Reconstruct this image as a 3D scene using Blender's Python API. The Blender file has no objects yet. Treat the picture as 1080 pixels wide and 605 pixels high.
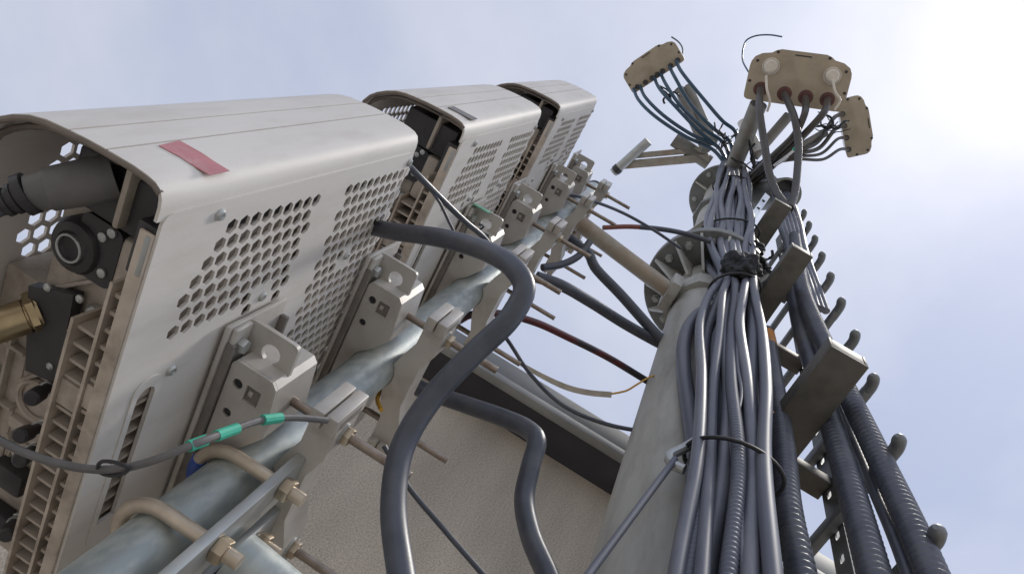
import bpy, bmesh, math, random
import numpy as np
from mathutils import Vector, Matrix
from mathutils.geometry import delaunay_2d_cdt
random.seed(7)
S = bpy.context.scene
COL = S.collection

# ---------------------------------------------------------------- camera
F = 785.0; CX, CY = 540.0, 302.5                 # photograph: 1080 x 605
def _n(v): v = np.array(v, float); return v / np.linalg.norm(v)
def _rc(px, py): return np.array([(px-CX)/F, (CY-py)/F, 1.0])
ZA = _n(_rc(785, 72))                            # where all uprights meet
UA = _n(np.cross(np.cross(_rc(178, 215), _rc(60, 600)), ZA))
if UA[1] > 0: UA = -UA
YA = -UA; XA = np.cross(YA, ZA)
def ray(px, py):
    r = _rc(px, py); return Vector((r @ XA, r @ YA, r @ ZA))
def onz(px, py, z): r = ray(px, py); return r * (z / r.z)
def onx(px, py, x): r = ray(px, py); return r * (x / r.x)
def onr(px, py, q): r = ray(px, py); return r * (q / math.hypot(r.x, r.y))   # at horizontal distance q
def ony(px, py, y): r = ray(px, py); return r * (y / r.y)
cam = bpy.data.cameras.new('camera'); camo = bpy.data.objects.new('camera', cam); COL.objects.link(camo)
cam.sensor_width = 36.0; cam.lens = F/1080*36; cam.clip_start = 0.02; cam.clip_end = 2000
camo.matrix_world = Matrix(((XA[0], XA[1], -XA[2], 0), (YA[0], YA[1], -YA[2], 0), (ZA[0], ZA[1], -ZA[2], 0), (0, 0, 0, 1)))
S.camera = camo

# ---------------------------------------------------------------- sky, sun, exposure
SUN = Vector((.25, .19, .95)).normalized()
elev = math.asin(SUN.z); azim = math.atan2(SUN.x, SUN.y)
W = bpy.data.worlds.new('World'); S.world = W; W.use_nodes = True
nt = W.node_tree; nt.nodes.clear()
def wn(t): return nt.nodes.new(t)
out = wn('ShaderNodeOutputWorld'); bg = wn('ShaderNodeBackground'); bg.inputs['Strength'].default_value = 0.1
sky = wn('ShaderNodeTexSky'); sky.sky_type = 'NISHITA'; sky.sun_disc = False
sky.sun_elevation = elev; sky.sun_rotation = azim; sky.air_density = 1.0; sky.dust_density = .68; sky.ozone_density = 1.0; sky.altitude = 200
tc = wn('ShaderNodeTexCoord')
mp = wn('ShaderNodeMapping'); mp.inputs['Scale'].default_value = (1.2, 1.2, 2.6); mp.inputs['Location'].default_value = (.55, .9, .3)
nz = wn('ShaderNodeTexNoise'); nz.inputs['Scale'].default_value = 1.7; nz.inputs['Detail'].default_value = 7; nz.inputs['Roughness'].default_value = .55
rm = wn('ShaderNodeMapRange'); rm.inputs['From Min'].default_value = .35; rm.inputs['From Max'].default_value = .72
rm.inputs['To Min'].default_value = .08; rm.inputs['To Max'].default_value = .75
# thin high cloud: it takes the colour out of the sky and keeps its brightness
hsv = wn('ShaderNodeHueSaturation'); hsv.inputs['Saturation'].default_value = .15; hsv.inputs['Value'].default_value = 1.55
mx = wn('ShaderNodeMix'); mx.data_type = 'RGBA'
nt.links.new(tc.outputs['Generated'], mp.inputs['Vector']); nt.links.new(mp.outputs[0], nz.inputs['Vector'])
nt.links.new(nz.outputs['Fac'], rm.inputs['Value']); nt.links.new(rm.outputs[0], mx.inputs['Factor'])
nt.links.new(sky.outputs[0], mx.inputs['A']); nt.links.new(sky.outputs[0], hsv.inputs['Color']); nt.links.new(hsv.outputs[0], mx.inputs['B'])
veil = wn('ShaderNodeMix'); veil.data_type = 'RGBA'; veil.inputs['Factor'].default_value = .46; veil.inputs['B'].default_value = (4.6, 4.8, 5.75, 1)   # even haze
nt.links.new(mx.outputs['Result'], veil.inputs['A']); nt.links.new(veil.outputs['Result'], bg.inputs['Color']); nt.links.new(bg.outputs[0], out.inputs['Surface'])
sl = bpy.data.lights.new('sun', 'SUN'); sl.energy = 1.5; sl.angle = math.radians(10.0); sl.color = (1, .95, .87)
so = bpy.data.objects.new('sun', sl); COL.objects.link(so); so.rotation_euler = SUN.to_track_quat('Z', 'Y').to_euler()
S.view_settings.view_transform = 'Standard'; S.view_settings.look = 'None'
S.view_settings.exposure = 0.66; S.view_settings.gamma = 1.0; S.view_settings.use_curve_mapping = False

# ---------------------------------------------------------------- materials
MATS = {}
def mat(name, col, col2=None, rough=.5, metal=0., scale=20., bump=0., bscale=None, spread=(.35, .65), dirt=None, dscale=6., damt=.5, stretch=(1, 1, 1), rvar=.12, coat=0., detail=6):
    m = bpy.data.materials.new(name); m.use_nodes = True; t = m.node_tree; p = t.nodes['Principled BSDF']
    N = t.nodes.new; L = t.links.new
    tc = N('ShaderNodeTexCoord'); mp = N('ShaderNodeMapping'); mp.inputs['Scale'].default_value = stretch
    L(tc.outputs['Object'], mp.inputs['Vector'])
    n1 = N('ShaderNodeTexNoise'); n1.inputs['Scale'].default_value = scale; n1.inputs['Detail'].default_value = detail; L(mp.outputs[0], n1.inputs['Vector'])
    mr = N('ShaderNodeMapRange'); mr.inputs['From Min'].default_value = spread[0]; mr.inputs['From Max'].default_value = spread[1]; L(n1.outputs['Fac'], mr.inputs['Value'])
    mx = N('ShaderNodeMix'); mx.data_type = 'RGBA'; mx.inputs['A'].default_value = (*col, 1); mx.inputs['B'].default_value = (*(col2 or [c*.8 for c in col]), 1)
    L(mr.outputs[0], mx.inputs['Factor']); last = mx.outputs['Result']
    if dirt:
        n2 = N('ShaderNodeTexNoise'); n2.inputs['Scale'].default_value = dscale; n2.inputs['Detail'].default_value = 9; n2.inputs['Roughness'].default_value = .65; L(mp.outputs[0], n2.inputs['Vector'])
        m2 = N('ShaderNodeMapRange'); m2.inputs['From Min'].default_value = .48; m2.inputs['From Max'].default_value = .72; m2.inputs['To Max'].default_value = damt; L(n2.outputs['Fac'], m2.inputs['Value'])
        x2 = N('ShaderNodeMix'); x2.data_type = 'RGBA'; x2.inputs['B'].default_value = (*dirt, 1); L(last, x2.inputs['A']); L(m2.outputs[0], x2.inputs['Factor']); last = x2.outputs['Result']
    L(last, p.inputs['Base Color'])
    r = N('ShaderNodeMapRange'); r.inputs['To Min'].default_value = max(.05, rough-rvar); r.inputs['To Max'].default_value = min(1, rough+rvar); L(n1.outputs['Fac'], r.inputs['Value']); L(r.outputs[0], p.inputs['Roughness'])
    p.inputs['Metallic'].default_value = metal; p.inputs['Coat Weight'].default_value = coat
    if bump:
        n3 = N('ShaderNodeTexNoise'); n3.inputs['Scale'].default_value = bscale or scale*8; n3.inputs['Detail'].default_value = 4; L(mp.outputs[0], n3.inputs['Vector'])
        b = N('ShaderNodeBump'); b.inputs['Strength'].default_value = bump; b.inputs['Distance'].default_value = .002; L(n3.outputs['Fac'], b.inputs['Height']); L(b.outputs[0], p.inputs['Normal'])
    MATS[name] = m; return m
mat('shell', (.68, .65, .615), (.63, .60, .565), rough=.62, scale=9, bump=.06, bscale=900, dirt=(.42, .37, .32), dscale=24, damt=.34, stretch=(1, 1, .28), rvar=.08)
mat('shell_edge', (.20, .165, .14), (.15, .125, .105), rough=.55, scale=30)
mat('cast', (.47, .415, .36), (.36, .315, .27), rough=.6, scale=26, bump=.15, bscale=700, dirt=(.17, .135, .105), dscale=22, damt=.7)
mat('fin', (.55, .475, .405), (.42, .36, .30), rough=.6, scale=34, dirt=(.13, .10, .08), dscale=20, damt=.7)
mat('black_plastic', (.022, .021, .024), (.035, .033, .036), rough=.42, scale=50, bump=.1)
mat('grey_boot', (.15, .146, .146), (.11, .107, .108), rough=.55, scale=30, bump=.12)
mat('bracket', (.56, .535, .50), (.48, .455, .42), rough=.42, metal=.25, scale=18, bump=.08, bscale=700, dirt=(.30, .25, .20), dscale=20, damt=.45)
mat('rail_dark', (.17, .155, .145), (.23, .21, .19), rough=.5, metal=.3, scale=30)
mat('galv_pipe', (.36, .40, .40), (.46, .495, .48), rough=.46, metal=.4, scale=70, spread=(.42, .58), bump=.12, bscale=160, dirt=(.25, .295, .31), dscale=16, damt=.5, stretch=(1, 1, .5))
mat('galv', (.40, .42, .42), (.52, .53, .52), rough=.42, metal=.6, scale=30, dirt=(.25, .24, .22), dscale=15, damt=.5)
mat('rod', (.34, .29, .25), (.24, .19, .155), rough=.38, metal=.8, scale=60)
mat('nut', (.50, .42, .32), (.38, .31, .235), rough=.36, metal=.85, scale=50)
mat('brass', (.46, .37, .23), (.36, .28, .17), rough=.34, metal=.9, scale=40)
mat('ubolt', (.66, .57, .46), (.50, .42, .33), rough=.40, metal=.5, scale=30, dirt=(.34, .28, .25), dscale=18, damt=.5)
mat('arm_paint', (.44, .41, .35), (.34, .31, .26), rough=.55, metal=.1, scale=18, dirt=(.34, .19, .10), dscale=6, damt=.6, bump=.2, bscale=90)
mat('mast_paint', (.44, .43, .395), (.36, .35, .32), rough=.62, scale=9, bump=.22, bscale=160, dirt=(.23, .21, .185), dscale=16, damt=.75, stretch=(1, 1, .22))
mat('mast_steel', (.16, .165, .16), (.24, .25, .245), rough=.5, metal=.35, scale=14, dirt=(.15, .14, .12), dscale=16, damt=.6)
mat('arm_grey', (.27, .255, .23), (.21, .20, .18), rough=.55, metal=.2, scale=14, dirt=(.15, .13, .11), dscale=12, damt=.5)
mat('rubber', (.048, .053, .070), (.065, .071, .092), rough=.40, scale=40, bump=.05, bscale=500, rvar=.08, dirt=(.15, .145, .14), dscale=12, damt=.45)
mat('feeder', (.085, .093, .128), (.125, .134, .172), rough=.48, scale=25, stretch=(1, 1, .15), rvar=.10, dirt=(.21, .205, .205), dscale=9, damt=.55)
mat('feeder_light', (.105, .112, .148), (.15, .157, .195), rough=.45, scale=25, stretch=(1, 1, .3), rvar=.10, dirt=(.28, .27, .265), dscale=9, damt=.5)
mat('conduit', (.065, .070, .092), (.09, .096, .122), rough=.40, scale=25, rvar=.08, dirt=(.19, .18, .175), dscale=7, damt=.45)
mat('jumper_blue', (.018, .055, .10), (.03, .075, .125), rough=.3, scale=30)
mat('jumper_brown', (.05, .045, .042), (.07, .06, .055), rough=.35, scale=30)
mat('tie', (.02, .02, .022), rough=.45)
mat('tape_black', (.006, .0055, .006), rough=.7)
mat('red_tape', (.52, .21, .22), (.45, .17, .185), rough=.55, scale=45, dirt=(.55, .42, .40), dscale=60, damt=.5)
mat('red_cable', (.10, .016, .020), (.026, .024, .030), rough=.4, scale=7, spread=(.40, .47))
mat('orange_cable', (.22, .07, .045), (.06, .03, .03), rough=.4, scale=9, spread=(.45, .6))
mat('yellow', (.62, .34, .04), rough=.45)
mat('orange', (.62, .25, .05), rough=.5)
mat('green', (.03, .40, .27), (.05, .46, .32), rough=.45, scale=60)
mat('sticker_green', (.16, .42, .30), rough=.5)
mat('ribbon', (.52, .48, .42), (.42, .38, .32), rough=.6, scale=40)
mat('channel', (.085, .08, .07), (.12, .112, .10), rough=.6, metal=.2, scale=22, dirt=(.15, .12, .09), dscale=12, damt=.5)
mat('blue', (.05, .11, .42), rough=.45)
mat('ladder', (.14, .15, .16), (.20, .21, .22), rough=.5, metal=.4, scale=30, dirt=(.15, .14, .13), dscale=14, damt=.5)
mat('copper_plate', (.34, .22, .16), (.26, .17, .12), rough=.45, metal=.6, scale=30)
mat('ant_cap', (.44, .375, .285), (.38, .32, .24), rough=.55, scale=12, dirt=(.22, .17, .12), dscale=9, damt=.4)
mat('radome', (.74, .74, .74), (.70, .70, .70), rough=.5)
mat('port', (.13, .045, .04), (.09, .04, .035), rough=.5)
mat('white_cap', (.74, .68, .60), rough=.4)
mat('chrome', (.72, .72, .72), rough=.18, metal=1)
mat('coping', (.19, .19, .19), (.25, .25, .245), rough=.6, metal=.2, scale=6, dirt=(.12, .115, .11), dscale=5, damt=.6, bump=.05)
mat('coping_edge', (.25, .25, .245), (.32, .32, .31), rough=.55, metal=.2, scale=9, dirt=(.16, .155, .15), dscale=4, damt=.6)
mat('soffit', (.035, .034, .04), (.05, .048, .054), rough=.7, scale=9)  # near-black: shade under the coping overhang is put into the colour
mat('deck', (.41, .385, .345), (.35, .33, .295), rough=.85, scale=1.5, bump=.3, bscale=60)
mat('print', (.05, .045, .045), rough=.6)
mat('seam', (.012, .011, .011), rough=.8)
def stucco():
    m = bpy.data.materials.new('stucco'); m.use_nodes = True; t = m.node_tree; p = t.nodes['Principled BSDF']; N = t.nodes.new; L = t.links.new
    tc = N('ShaderNodeTexCoord'); v = N('ShaderNodeTexNoise'); v.inputs['Scale'].default_value = 190; v.inputs['Detail'].default_value = 5; v.inputs['Roughness'].default_value = .6
    w = N('ShaderNodeTexNoise'); w.inputs['Scale'].default_value = 1.6; w.inputs['Detail'].default_value = 6
    sm = N('ShaderNodeMapping'); sm.inputs['Scale'].default_value = (3.2, 1, .7); L(tc.outputs['Object'], sm.inputs['Vector']); L(tc.outputs['Object'], v.inputs['Vector']); L(sm.outputs[0], w.inputs['Vector'])
    r = N('ShaderNodeValToRGB'); r.color_ramp.elements[0].position = .28; r.color_ramp.elements[0].color = (.36, .305, .245, 1); r.color_ramp.elements[1].position = .62; r.color_ramp.elements[1].color = (.68, .60, .50, 1)
    L(v.outputs['Fac'], r.inputs['Fac'])
    mr = N('ShaderNodeMapRange'); mr.inputs['From Min'].default_value = .3; mr.inputs['From Max'].default_value = .7; mr.inputs['To Min'].default_value = .74; mr.inputs['To Max'].default_value = 1.1; L(w.outputs['Fac'], mr.inputs['Value'])
    x = N('ShaderNodeMix'); x.data_type = 'RGBA'; x.blend_type = 'MULTIPLY'; x.inputs['Factor'].default_value = 1; L(r.outputs[0], x.inputs['A']); L(mr.outputs[0], x.inputs['B']); L(x.outputs['Result'], p.inputs['Base Color'])
    p.inputs['Roughness'].default_value = .9
    b = N('ShaderNodeBump'); b.inputs['Strength'].default_value = .9; b.inputs['Distance'].default_value = .006; L(v.outputs['Fac'], b.inputs['Height']); L(b.outputs[0], p.inputs['Normal'])
    MATS['stucco'] = m
stucco()

# ---------------------------------------------------------------- mesh builder
def V(*a): return Vector(a)
def frame(d):
    d = d.normalized(); a = V(0, 0, 1) if abs(d.z) < .9 else V(1, 0, 0)
    u = d.cross(a).normalized(); return u, d.cross(u)
def smooth_path(pts, step=.012):
    P = [Vector(p) for p in pts]
    if len(P) < 3: return P
    P = [P[0]*2-P[1]] + P + [P[-1]*2-P[-2]]; o = []
    for i in range(1, len(P)-2):
        n = max(2, int((P[i+1]-P[i]).length/step))
        a, b, c, d = P[i-1:i+3]
        t0 = 0; t1 = max(1e-5, (b-a).length**.5); t2 = t1+max(1e-5, (c-b).length**.5); t3 = t2+max(1e-5, (d-c).length**.5)
        for k in range(n):
            t = t1+(t2-t1)*k/n
            A1 = a*((t1-t)/(t1-t0))+b*((t-t0)/(t1-t0)); A2 = b*((t2-t)/(t2-t1))+c*((t-t1)/(t2-t1)); A3 = c*((t3-t)/(t3-t2))+d*((t-t2)/(t3-t2))
            B1 = A1*((t2-t)/(t2-t0))+A2*((t-t0)/(t2-t0)); B2 = A2*((t3-t)/(t3-t1))+A3*((t-t1)/(t3-t1))
            o.append(B1*((t2-t)/(t2-t1))+B2*((t-t1)/(t2-t1)))
    o.append(P[-2]); return o
def resample(P, step):
    A = np.array([tuple(p) for p in P]); L = np.concatenate([[0], np.cumsum(np.linalg.norm(np.diff(A, axis=0), axis=1))])
    t = np.arange(0, L[-1], step); return [Vector((np.interp(q, L, A[:, 0]), np.interp(q, L, A[:, 1]), np.interp(q, L, A[:, 2]))) for q in t]
class MB:
    def __init__(s): s.v = []; s.f = []
    def add(s, vs, fs):
        n = len(s.v); s.v += [tuple(v) for v in vs]; s.f += [tuple(i+n for i in f) for f in fs]; return s
    def box(s, lo, hi, bev=.0, R=None, c=None):
        bm = bmesh.new(); lo = Vector(lo); hi = Vector(hi); m = (lo+hi)/2; d = hi-lo
        bmesh.ops.create_cube(bm, size=1, matrix=Matrix.Diagonal((*d, 1)))
        if bev: bmesh.ops.bevel(bm, geom=bm.edges[:], offset=min(bev, min(d)*.45), segments=2, affect='EDGES', profile=.5)
        bm.verts.index_update(); R = R or Matrix.Identity(3); c = Vector(c) if c is not None else m
        s.add([R @ v.co + c for v in bm.verts], [[q.index for q in f.verts] for f in bm.faces]); bm.free(); return s
    def bar(s, p0, p1, w, h, bev=0., up=None):
        p0 = Vector(p0); p1 = Vector(p1); d = (p1-p0); L = d.length; d = d/L
        up = Vector(up) if up is not None else V(0, 0, 1)
        u = up.cross(d)
        if u.length < 1e-4: u = V(1, 0, 0)
        u.normalize(); w2 = d.cross(u)
        return s.box((-L/2, -w/2, -h/2), (L/2, w/2, h/2), bev, Matrix((d, u, w2)).transposed(), (p0+p1)/2)
    def tube(s, path, r, seg=12, cap=True):
        P = [Vector(p) for p in path]; n = len(P); rr = r if callable(r) else (lambda i: r)
        d0 = (P[1]-P[0]).normalized(); u, w = frame(d0); vs = []; fs = []
        for i in range(n):
            d = (P[min(i+1, n-1)]-P[max(i-1, 0)])
            d = d.normalized() if d.length > 1e-9 else d0
            u = (u-d*u.dot(d)).normalized(); w = d.cross(u); q = rr(i)
            for k in range(seg):
                a = 2*math.pi*k/seg; vs.append(P[i]+u*(math.cos(a)*q)+w*(math.sin(a)*q))
        for i in range(n-1):
            for k in range(seg):
                k2 = (k+1) % seg; fs.append((i*seg+k, i*seg+k2, (i+1)*seg+k2, (i+1)*seg+k))
        if cap: fs.append(tuple(range(seg-1, -1, -1))); fs.append(tuple((n-1)*seg+k for k in range(seg)))
        return s.add(vs, fs)
    def cyl(s, p0, p1, r0, r1=None, seg=20): 
        r1 = r0 if r1 is None else r1
        return s.tube([p0, p1], lambda i: r0 if i == 0 else r1, seg)
    def lathe(s, p0, d, prof, seg=20):            # prof: (distance along d, radius), closed at both ends
        p0 = Vector(p0); d = Vector(d).normalized(); P = [p0+d*h for h, _ in prof]; u, w = frame(d); vs = []; fs = []
        for (h, q), p in zip(prof, P):
            for k in range(seg):
                a = 2*math.pi*k/seg; vs.append(p+u*(math.cos(a)*q)+w*(math.sin(a)*q))
        for i in range(len(P)-1):
            for k in range(seg):
                k2 = (k+1) % seg; fs.append((i*seg+k, i*seg+k2, (i+1)*seg+k2, (i+1)*seg+k))
        fs.append(tuple(range(seg-1, -1, -1))); fs.append(tuple((len(P)-1)*seg+k for k in range(seg)))
        return s.add(vs, fs)
    def torus(s, c, d, R, r, seg=24, rs=8, a0=0, a1=2*math.pi):
        u, w = frame(Vector(d)); c = Vector(c)
        n = seg
        return s.tube([c+u*(R*math.cos(a0+(a1-a0)*k/n))+w*(R*math.sin(a0+(a1-a0)*k/n)) for k in range(n+1)], r, rs)
    def plate(s, outline, holes, t, O, U, Wv):    # polygon with holes in plane (U,Wv) through O, thick t along U x Wv
        O = Vector(O); U = Vector(U).normalized(); Wv = Vector(Wv).normalized(); N = U.cross(Wv)
        pts = []; loops = []
        for lp in [outline]+list(holes):
            b = len(pts); pts += [Vector((p[0], p[1])) for p in lp]; loops.append(list(range(b, b+len(lp))))
        vo, _, fo, orig, _, _ = delaunay_2d_cdt(pts, [], loops, 2, 1e-7)
        n = len(vo)
        vs = [O+U*p.x+Wv*p.y for p in vo]+[O+U*p.x+Wv*p.y+N*t for p in vo]
        fs = []; ec = {}
        for f in fo:
            f = list(f); a = sum(vo[f[i]].x*vo[f[(i+1) % len(f)]].y-vo[f[(i+1) % len(f)]].x*vo[f[i]].y for i in range(len(f)))
            if a < 0: f.reverse()
            fs.append(tuple(reversed(f))); fs.append(tuple(i+n for i in f))
            for i in range(len(f)):
                ec[(f[i], f[(i+1) % len(f)])] = 1
        for (a, b) in ec:
            if (b, a) not in ec: fs.append((a, b, b+n, a+n))
        return s.add(vs, fs)
    def build(s, name, m, parent=None, ang=35, loc=None):
        o = Vector((0, 0, 0)) if loc is None else Vector(loc); p = parent
        if p is not None:
            if loc is None: 
                while p is not None: o = o+p.location; p = p.parent
        elif loc is None: o = Vector(s.v[0])
        me = bpy.data.meshes.new(name); me.from_pydata([tuple(Vector(v)-o) for v in s.v], [], s.f); me.validate()
        me.materials.append(MATS[m]); me.polygons.foreach_set('use_smooth', [True]*len(me.polygons)); me.set_sharp_from_angle(angle=math.radians(ang))
        ob = bpy.data.objects.new(name, me); COL.objects.link(ob)
        if parent is not None: ob.parent = parent
        else: ob.location = o
        return ob
def tag(o, label, cat=None, group=None, kind=None):
    if label: o['label'] = label
    if cat: o['category'] = cat
    if group: o['group'] = group
    if kind: o['kind'] = kind
    return o
def thing(name, label, cat, loc=(0, 0, 0), group=None):
    o = bpy.data.objects.new(name, None); COL.objects.link(o); o.location = loc; o.empty_display_size = .05
    return tag(o, label, cat, group)
def copy_tree(o, parent=None, dz=Vector((0, 0, 0))):
    c = o.copy(); COL.objects.link(c); c.parent = parent
    if parent is None: c.location = o.location+dz
    for ch in list(o.children): copy_tree(ch, c)
    return c
def inst(ob, parent, off):                       # a further alike piece that shares its mesh
    c = bpy.data.objects.new(ob.name.split('.')[0], ob.data); COL.objects.link(c); c.parent = parent; c.location = ob.location+Vector(off); return c
def hexa(cx, cy, r, a0=math.pi/2, sx=1., sy=1.): return [(cx+sx*r*math.cos(a0+k*math.pi/3), cy+sy*r*math.sin(a0+k*math.pi/3)) for k in range(6)]
def circ(cx, cy, r, n=12): return [(cx+r*math.cos(2*math.pi*k/n), cy+r*math.sin(2*math.pi*k/n)) for k in range(n)]
def rrect(x0, y0, x1, y1, r, n=4):
    o = []
    for cx, cy, a in ((x1-r, y1-r, 0), (x0+r, y1-r, 90), (x0+r, y0+r, 180), (x1-r, y0+r, 270)):
        for k in range(n+1): q = math.radians(a+90*k/n); o.append((cx+r*math.cos(q), cy+r*math.sin(q)))
    return o
def hexnut(mb, p, d, r, h):
    p = Vector(p); d = Vector(d).normalized()
    return mb.lathe(p, d, [(0, r*.93), (h*.12, r), (h*.88, r), (h, r*.93)], 6)

# ================================================================ SETTING
GZ = -1.62
g = MB().add([(-300, -300, GZ), (300, -300, GZ), (300, 300, GZ), (-300, 300, GZ)], [(0, 1, 2, 3)]).build('roof_deck', 'deck', loc=(0, 0, GZ)); tag(g, None, kind='structure')
bld = thing('plant_room', 'beige stucco building wall with grey metal coping behind the mast', 'building', (0, -1.345, GZ))
MB().box((-1.45, -6, GZ), (7, -1.345, 2.20)).build('wall', 'stucco', bld)
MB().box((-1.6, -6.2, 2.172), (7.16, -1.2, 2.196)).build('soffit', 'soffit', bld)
MB().box((-1.61, -6.2, 2.20), (7.17, -1.197, 2.32), .006).build('coping', 'coping', bld)
MB().box((-1.62, -1.222, 2.163), (7.18, -1.19, 2.20), .004).build('drip_edge', 'coping_edge', bld)

# ================================================================ RADIO UNITS
XF, YF, Z1 = -.325, -.268, .469                 # corner of the nearest unit
UH = .478; YB = -.80; XB = -.505
def make_unit(label):
    t = thing('radio_unit', label, 'radio unit', (XF, YF, Z1), 'radio units stacked on the pipe')
    # smooth cover, three strips with open joints between them
    prof = [(-.3262, -.296), (-.3262, -.284), (-.3275, -.276), (-.331, -.269), (-.337, -.2655), (-.345, -.264), (-.359, -.2630), (-.3832, -.2636), (-.3854, -.2637), (-.402, -.2645), (-.4192, -.2662), (-.4214, -.2664), (-.442, -.269), (-.458, -.2735), (-.473, -.281), (-.486, -.290), (-.496, -.300), (-.503, -.313), (-.505, -.33)]
    th = .003
    def strip(pr, name, z0, z1, parent):
        n = len(pr); vs = []
        for i in range(n):
            a = V(*pr[max(i-1, 0)], 0); b = V(*pr[min(i+1, n-1)], 0); d = (b-a).normalized(); nn = V(d.y, -d.x, 0)  # outward
            p = V(*pr[i], 0)
            for q, z in ((p, z0), (p, z1), (p-nn*th*-1 if False else p+nn*0, 0)): 
                if z: vs.append(V(q.x, q.y, z))
            vs.append(V(p.x+nn.x*-th, p.y+nn.y*-th, z0)); vs.append(V(p.x+nn.x*-th, p.y+nn.y*-th, z1))
        fs = []
        for i in range(n-1):
            a = i*4; b = a+4
            fs += [(a, a+1, b+1, b), (a+2, b+2, b+3, a+3), (a, b, b+2, a+2), (a+1, a+3, b+3, b+1)]
        fs += [(0, 2, 3, 1), (4*n-4, 4*n-3, 4*n-1, 4*n-2)]
        m = MB(); m.add(vs, fs); return m.build(name, 'shell', parent)
    i1, i2 = 8, 11
    z0, z1 = Z1-.006, Z1+UH
    cov = strip(prof[:i1], 'cover', z0, z1, t)
    strip(prof[i1:i2], 'panel', z0, z1, cov); strip(prof[i2:], 'panel', z0, z1, cov)
    MB().box((-.43, -.2735, z0+.004), (-.375, -.2695, z1-.002)).build('joint_backing', 'seam', t)
    # darker rolled lip along the lower edge of the cover
    lip = [V(x, y-.0035, z0+.001) for x, y in prof[3:]]
    MB().tube(lip, .0030, 8).build('lip', 'shell_edge', t)
    MB().tube([V(x, y-.012, z0+.016) for x, y in prof[3:-1]], .003, 6).build('lip', 'shell_edge', t)
    # perforated side panels
    def holes(lower):
        H = []; p = .0182; row = .01785
        for k in range(0, 24):
            y = -.322-k*row; off = (k % 2)*.0091
            for j in range(0, 26):
                z = .5385-.0091+off+j*p+.0
                in1 = .527 < z < .714; in2 = .784 < z < .953
                if not (in1 or in2): continue
                if in1 and z < .556-(min(k, 3))*.0094: continue
                if lower and in1 and y < -.43 and z < .62+(-.43-y)*.9: continue
                if y < -.70: continue
                if in1 and y < -.60: continue
                bad = False
                for sy, sz in ((-.4366, .6708), (-.4347, .8582)):
                    if abs(y-sy) < .016 and abs(z-sz) < .016: bad = True
                if bad: continue
                H.append(hexa(y, z, .0084, 0))
        return H
    outl = rrect(YB, Z1, -.290, Z1+UH, .010)
    slot = [(-.505+.0, .507), (-.505, .507)]
    sl_ = [(-.5+.012*math.cos(a), .518+.0115*math.sin(a)) for a in [math.radians(-90+180*k/10) for k in range(11)]]+[(-.665, .5295), (-.665, .5065)]
    H1 = holes(True)+[sl_]
    side = MB().plate(outl, H1, .003, (XF-.003, 0, 0), (0, 1, 0), (0, 0, 1)).build('side_panel', 'shell', t)
    MB().plate(rrect(-.49, Z1+.022, -.0, Z1+.088, .02) if False else rrect(-.70, .4995, -.475, .5365, .0165), [[(q[0], q[1]) for q in sl_]], .0012, (XF+.0002, 0, 0), (0, 1, 0), (0, 0, 1)).build('slot_rim', 'shell', side)
    for sy, sz in ((-.3039, .5403), (-.305, .9403), (-.4366, .6708), (-.4347, .8582), (-.481, .546)):
        MB().lathe((XF-.001, sy, sz), (1, 0, 0), [(0, .0062), (.002, .0062), (.0045, .0045), (.0048, .0025), (.0035, .002)], 14).build('screw', 'galv', side)
    MB().plate(rrect(YB, Z1, -.330, Z1+UH, .010), holes(False), .003, (XB, 0, 0), (0, 1, 0), (0, 0, 1)).build('side_panel', 'shell', t)
    # end lips of the side panel, and top plate
    MB().box((XF-.016, YB+.01, Z1-.003), (XF-.003, -.31, Z1+.0005), .001).build('flange', 'fin', t)
    MB().box((XF-.022, -.355, Z1+.001), (XF-.0035, -.305, Z1+.05), .002).build('latch', 'black_plastic', t)
    MB().box((XF-.009, -.350, Z1-.004), (XF-.004, -.312, Z1+.002), .001).build('clip', 'galv', t)
    pr = [(x, y-.0035) for x, y in prof]+[(XB+.004, YB+.006), (XF-.004, YB+.006)]
    MB().plate(pr, [], .004, (0, 0, Z1+UH-.012), (1, 0, 0), (0, 1, 0)).build('top_plate', 'shell', t)
    # heat sink: two rows of fins between long ribs
    f0 = MB().box((-.3525, -.3864, Z1+.006), (-.3295, -.3824, Z1+.45)).build('fin', 'fin', t)
    for k in range(1, 22):
        if k == 6: continue
        inst(f0, t, (0, -.0183*k, 0))
    f1 = MB().box((-.3830, -.4412, Z1+.012), (-.3565, -.4378, Z1+.45)).build('fin', 'cast', t)
    for k in range(1, 19):
        if k == 4: continue
        inst(f1, t, (0, -.0183*k, 0))
    MB().box((-.3525, -.506, Z1+.004), (-.3295, -.480, Z1+.45)).build('heat_sink_block', 'fin', t)
    MB().box((-.3830, -.525, Z1+.010), (-.3565, -.497, Z1+.45)).build('heat_sink_block', 'cast', t)
    MB().box((-.3830, -.432, Z1+.032), (-.3565, -.350, Z1+.45), .006).build('shoulder', 'cast', t)
    MB().box((-.3562, YB+.01, Z1+.001), (-.3530, -.372, Z1+.45)).build('rib', 'fin', t)
    MB().box((-.3868, YB+.01, Z1+.006), (-.3836, -.43, Z1+.45)).build('rib', 'fin', t)
    # casing and its underside
    MB().box((-.455, YB+.012, Z1+.045), (-.387, -.335, Z1+.45), .004).build('casing', 'cast', t)
    MB().box((-.500, YB+.012, Z1+.0455), (-.4552, -.452, Z1+.45), .004).build('casing', 'cast', t)
    MB().box((-.44, -.345, Z1+.03), (-.345, -.292, Z1+.44), .004).build('front_casing', 'black_plastic', t)
    MB().box((-.385, -.340, Z1+.020), (-.378, -.275, Z1+.42), .003).build('front_rib', 'cast', t)
    zp = Z1+.043
    def at(px, py, z=zp): return onz(px, py, z)
    # ribbed underside: curved reliefs
    c = at(10, 375); 
    MB().box((-.452, -.47, zp-.004), (-.389, -.452, zp+.004), .002).build('web', 'cast', t)
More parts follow.
